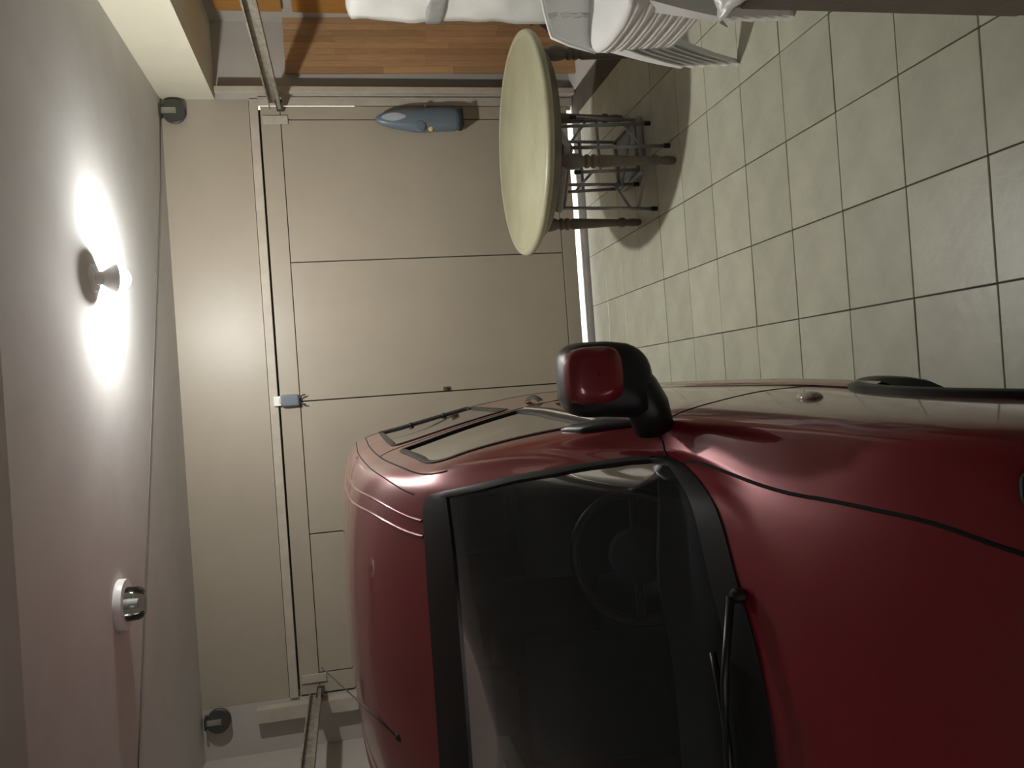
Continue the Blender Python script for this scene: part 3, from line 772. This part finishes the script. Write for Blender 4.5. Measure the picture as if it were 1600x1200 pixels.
# --- headlights, repeaters, grille, bumper, plate
for sd in (1,-1):
    poly = densify(rounded([(1.0,5.6),(1.6,5.4),(2.05,6.7),(2.10,7.9),(1.55,9.2),(1.0,8.8)], .3), .2)
    conv = (lambda u, v, off=0., s=sd: SP(u, v, off, s))
    c = (sum(p[0] for p in poly)/len(poly), sum(p[1] for p in poly)/len(poly))
    rows = [[tuple(conv(c[0]+(p[0]-c[0])*k, c[1]+(p[1]-c[1])*k, .004+.014*(1-k*k))) for p in poly] for k in (1,.8,.5,.2,.02)]
    hl = grid_mesh('headlight', rows, 'lens', car, True, True)
    rows = [[tuple(conv(c[0]+(p[0]-c[0])*k, c[1]+(p[1]-c[1])*k, .002)) for p in poly] for k in (1,.6,.2,.02)]
    grid_mesh('reflector', rows, 'chrome', hl, True, True)
    rr_ = inset(poly, -.008); band('headlight_seal', rr_, poly, .004, 'trim', hl, conv=conv)
    pr = SP(4.5, 3.45, .0, sd); bm = bmesh.new(); bmesh.ops.create_uvsphere(bm, u_segments=16, v_segments=10, radius=1)
    bmesh.ops.scale(bm, vec=(.014,.040,.024), verts=bm.verts); bmesh.ops.translate(bm, vec=pr, verts=bm.verts)
    bm_obj('side_repeater', bm, 'amber', car, True)
seam('grille_slot', [(.75,9.2),(.78,11),(.8,14)], car, .05, 'trim', .003); seam('grille_slot', [(.75,9.2),(.78,11),(.8,14)], car, .05, 'trim', .003, -1)
for sd in (1,-1): seam('bumper_strip', [(.12,6.2),(.15,9),(.15,12),(.15,14)], car, .06, 'trim', .006, sd, .01)
box('number_plate', (XC-.26,.715,.40), (XC+.26,.727,.51), 'whiteenamel', car, .003)
box('floor_pan', (XC-.70,.98,.20), (XC+.70,4.62,.26), 'trim', car)
# --- mirror
def mirror(sd):
    mi = bpy.data.objects.new('side_mirror', None); COL.objects.link(mi); mi.parent = car
    X0 = XC+sd*.872; Yc = 1.86
    def loft(name, m, sect, n=32):
        rows = []
        for y, cx, cz, hw, hh, e, tl in sect:
            rows.append([(X0+sd*(cx+math.copysign(abs(math.cos(q))**e, math.cos(q))*hw - tl*math.sin(q)*(1 if math.sin(q) < 0 else .2)), Yc+y, cz+math.copysign(abs(math.sin(q))**e, math.sin(q))*hh) for q in [2*math.pi*k/n for k in range(n)]])
        o = grid_mesh(name, rows, m, mi, True, True); return o
    # sections from front (towards camera) to back; tl leans the lower edge towards the door
    loft('housing', 'trim', [(-.062,.012,1.195,.004,.004,.5,0),(-.061,.010,1.193,.058,.072,.5,-.012),(-.050,.007,1.190,.080,.098,.5,-.024),(-.025,.004,1.187,.090,.111,.5,-.032),(.02,.004,1.186,.093,.115,.5,-.034),(.05,.004,1.186,.091,.113,.5,-.034),(.052,.004,1.186,.079,.100,.5,-.03),(.046,.004,1.186,.004,.004,.5,0)])
    loft('painted_cap', 'paint', [(-.0735,.016,1.228,.003,.003,.55,0),(-.073,.016,1.228,.040,.040,.55,0),(-.068,.015,1.228,.060,.060,.55,0),(-.056,.014,1.228,.068,.068,.55,0),(-.034,.012,1.228,.072,.074,.55,0)])
    loft('mirror_glass', 'chrome', [(.053,.006,1.172,.074,.092,.5,-.02),(.0535,.006,1.172,.003,.003,.5,0)])
    tube('arm', [(X0+sd*.010,Yc-.002,1.135),(X0-sd*.030,Yc-.003,1.108),(X0-sd*.070,Yc,1.085),(X0-sd*.125,Yc+.02,1.065)], [.050,.053,.053,.050], 'trim', mi, 20)
    poly = densify(rounded([(5.22,5.75),(6.06,5.75),(6.25,6.9),(5.95,7.0)], .14), .1)
    c = (sum(p[0] for p in poly)/len(poly), sum(p[1] for p in poly)/len(poly))
    rows = [[tuple(SP(c[0]+(p[0]-c[0])*k, c[1]+(p[1]-c[1])*k, h, sd)) for p in poly] for k, h in ((1,-.002),(1,.008),(.8,.016),(.4,.02),(.02,.022))]
    grid_mesh('sail_panel', rows, 'trim', mi, True, True)
mirror(1); mirror(-1)
# --- door handles and window clips
for sd in (1,-1):
    for u0 in (8.35, 9.35):
        rows = []
        for k in range(9):
            t_ = k/8; h = .004+.026*math.sin(math.pi*t_)**.5
            rows.append([tuple(SP(u0+.45*t_, 4.55+dv, h if dv in (.06,.14) else h*.4, sd)) for dv in (0,.06,.14,.2)])
        grid_mesh('door_handle', rows, 'trim', car, True)
    for u0, v0 in ((10.86,7.75),(10.86,6.9)):
        bm = bmesh.new(); bmesh.ops.create_uvsphere(bm, u_segments=12, v_segments=8, radius=.014)
        bmesh.ops.scale(bm, vec=(.6,1.6,1), verts=bm.verts); bmesh.ops.translate(bm, vec=SP(u0,v0,.006,sd), verts=bm.verts); bm_obj('window_clip', bm, 'trim', car, True)
# --- wipers
def wiper(piv, blade, name='wiper'):
    wi = bpy.data.objects.new(name, None); COL.objects.link(wi); wi.parent = car
    p = SVV(*piv, .012)
    lathe('pivot', [(.015,0),(.015,.016),(.009,.024),(0,.025)], 'trim', wi, 16, c=tuple(p-Vector((0,0,.01))))
    mid = SVV((blade[0][0]+blade[1][0])/2, (blade[0][1]+blade[1][1])/2, .03)
    a1 = p.lerp(mid, .45); a1 = a1+nrm(5.2, 12)*.03
    tube('arm', [tuple(p+Vector((0,0,.015))), tuple(a1), tuple(mid)], [.009,.008,.005], 'trim', wi, 8)
    tube('blade', [tuple(SVV(blade[0][0]+(blade[1][0]-blade[0][0])*k/10, blade[0][1]+(blade[1][1]-blade[0][1])*k/10, .016)) for k in range(11)], .0075, 'trim', wi, 6)
wiper((5.0,11.15), ((5.27,12.0),(5.28,15.2)))
wiper((5.0,15.6), ((5.25,15.8),(5.25,18.3)))
# --- antenna
an = bpy.data.objects.new('antenna', None); COL.objects.link(an); an.parent = car
lathe('antenna_base', [(.026,-.02),(.026,.004),(.016,.018),(.008,.026)], 'trim', an, 16, c=(-1.07,2.56,1.705))
tube('whip', [(-1.07,2.56,1.725),(-1.04,2.80,1.83),(-1.0,3.12,1.972)], .0026, 'darksteel', an, 6)
# --- wheels
def wheel(x, y, sd):
    wh = bpy.data.objects.new('wheel', None); COL.objects.link(wh); wh.parent = car; wh.location = (x, y, .298); wh.rotation_euler = (0, sd*math.pi/2, 0)
    lathe('tyre', [(.19,-.085),(.27,-.085),(.292,-.06),(.298,0),(.292,.06),(.27,.085),(.19,.085)], 'tyre', wh, 36)
    lathe('rim', [(.03,.05),(.06,.06),(.12,.055),(.17,.065),(.185,.08),(.195,.08)], 'steel', wh, 30)
for sd in (1,-1):
    for y in (1.53, 4.10): wheel(XC+sd*.69, y, sd)
# --- interior
rows = []
for k, (y, z) in enumerate(((1.52,1.03),(1.70,1.05),(1.90,1.04),(2.02,1.00),(2.06,.92),(2.04,.70),(2.0,.50))):
    hw = .62 if y > 1.6 else .44
    rows.append([(XC+hw*q, y+.02*(q*q), z+.03*math.exp(-((q-.55)/.28)**2)*(1 if z > .9 else 0)) for q in [-1+2*i/16 for i in range(17)]])
dash = grid_mesh('dashboard', rows, 'interior', car, True); dash.modifiers.new('th','SOLIDIFY').thickness = .02
sw = bpy.data.objects.new('steering_wheel', None); COL.objects.link(sw); sw.parent = car; sw.location = (XC+.36, 2.20, 1.02); sw.rotation_euler = (math.radians(62),0,0)
tube('rim', [(.185*math.cos(q),.185*math.sin(q),0) for q in [2*math.pi*k/36 for k in range(36)]], .014, 'trim', sw, 10, True)
lathe('hub', [(0,-.03),(.07,-.03),(.085,-.01),(.07,.012),(0,.015)], 'interior', sw, 24)
for q in (0, math.pi, -math.pi/2): tube('spoke', [(.06*math.cos(q),.06*math.sin(q),-.005),(.18*math.cos(q),.18*math.sin(q),0)], .013, 'trim', sw, 8)
tube('column', [(0,0,-.02),(0,0,-.25)], .03, 'interior', sw, 12)
def seat(x, y):
    s = bpy.data.objects.new('car_seat', None); COL.objects.link(s); s.parent = car; s.location = (x, y, 0)
    for nm, lo, hi, a, pv in (('cushion',(-.24,-.26,-.08),(.24,.26,.08),6,(0,0,.56)),('backrest',(-.24,-.06,0),(.24,.07,.60),-12,(0,.26,.60)),('headrest',(-.13,-.045,.64),(.13,.05,.83),-12,(0,.26,.60))):
        bm = bmesh.new(); add_box(bm, lo, hi, .045, Matrix.Translation(pv) @ Matrix.Rotation(math.radians(a),4,'X'), 4); bm_obj(nm, bm, 'seat', s, True)
seat(XC+.36, 2.72); seat(XC-.36, 2.72); seat(XC+.33, 3.62); seat(XC-.33, 3.62)
box('rear_view_mirror', (XC-.11,2.24,1.515), (XC+.11,2.27,1.575), 'trim', car, .012)
box('load_floor', (XC-.68,2.1,.40), (XC+.68,4.6,.44), 'interior', car)
box('tail_lining', (XC-.62,4.56,.45), (XC+.62,4.60,1.55), 'interior', car)
box('licence_label', (XC-.45,1.69,1.058), (XC-.30,1.80,1.064), 'tape', car)
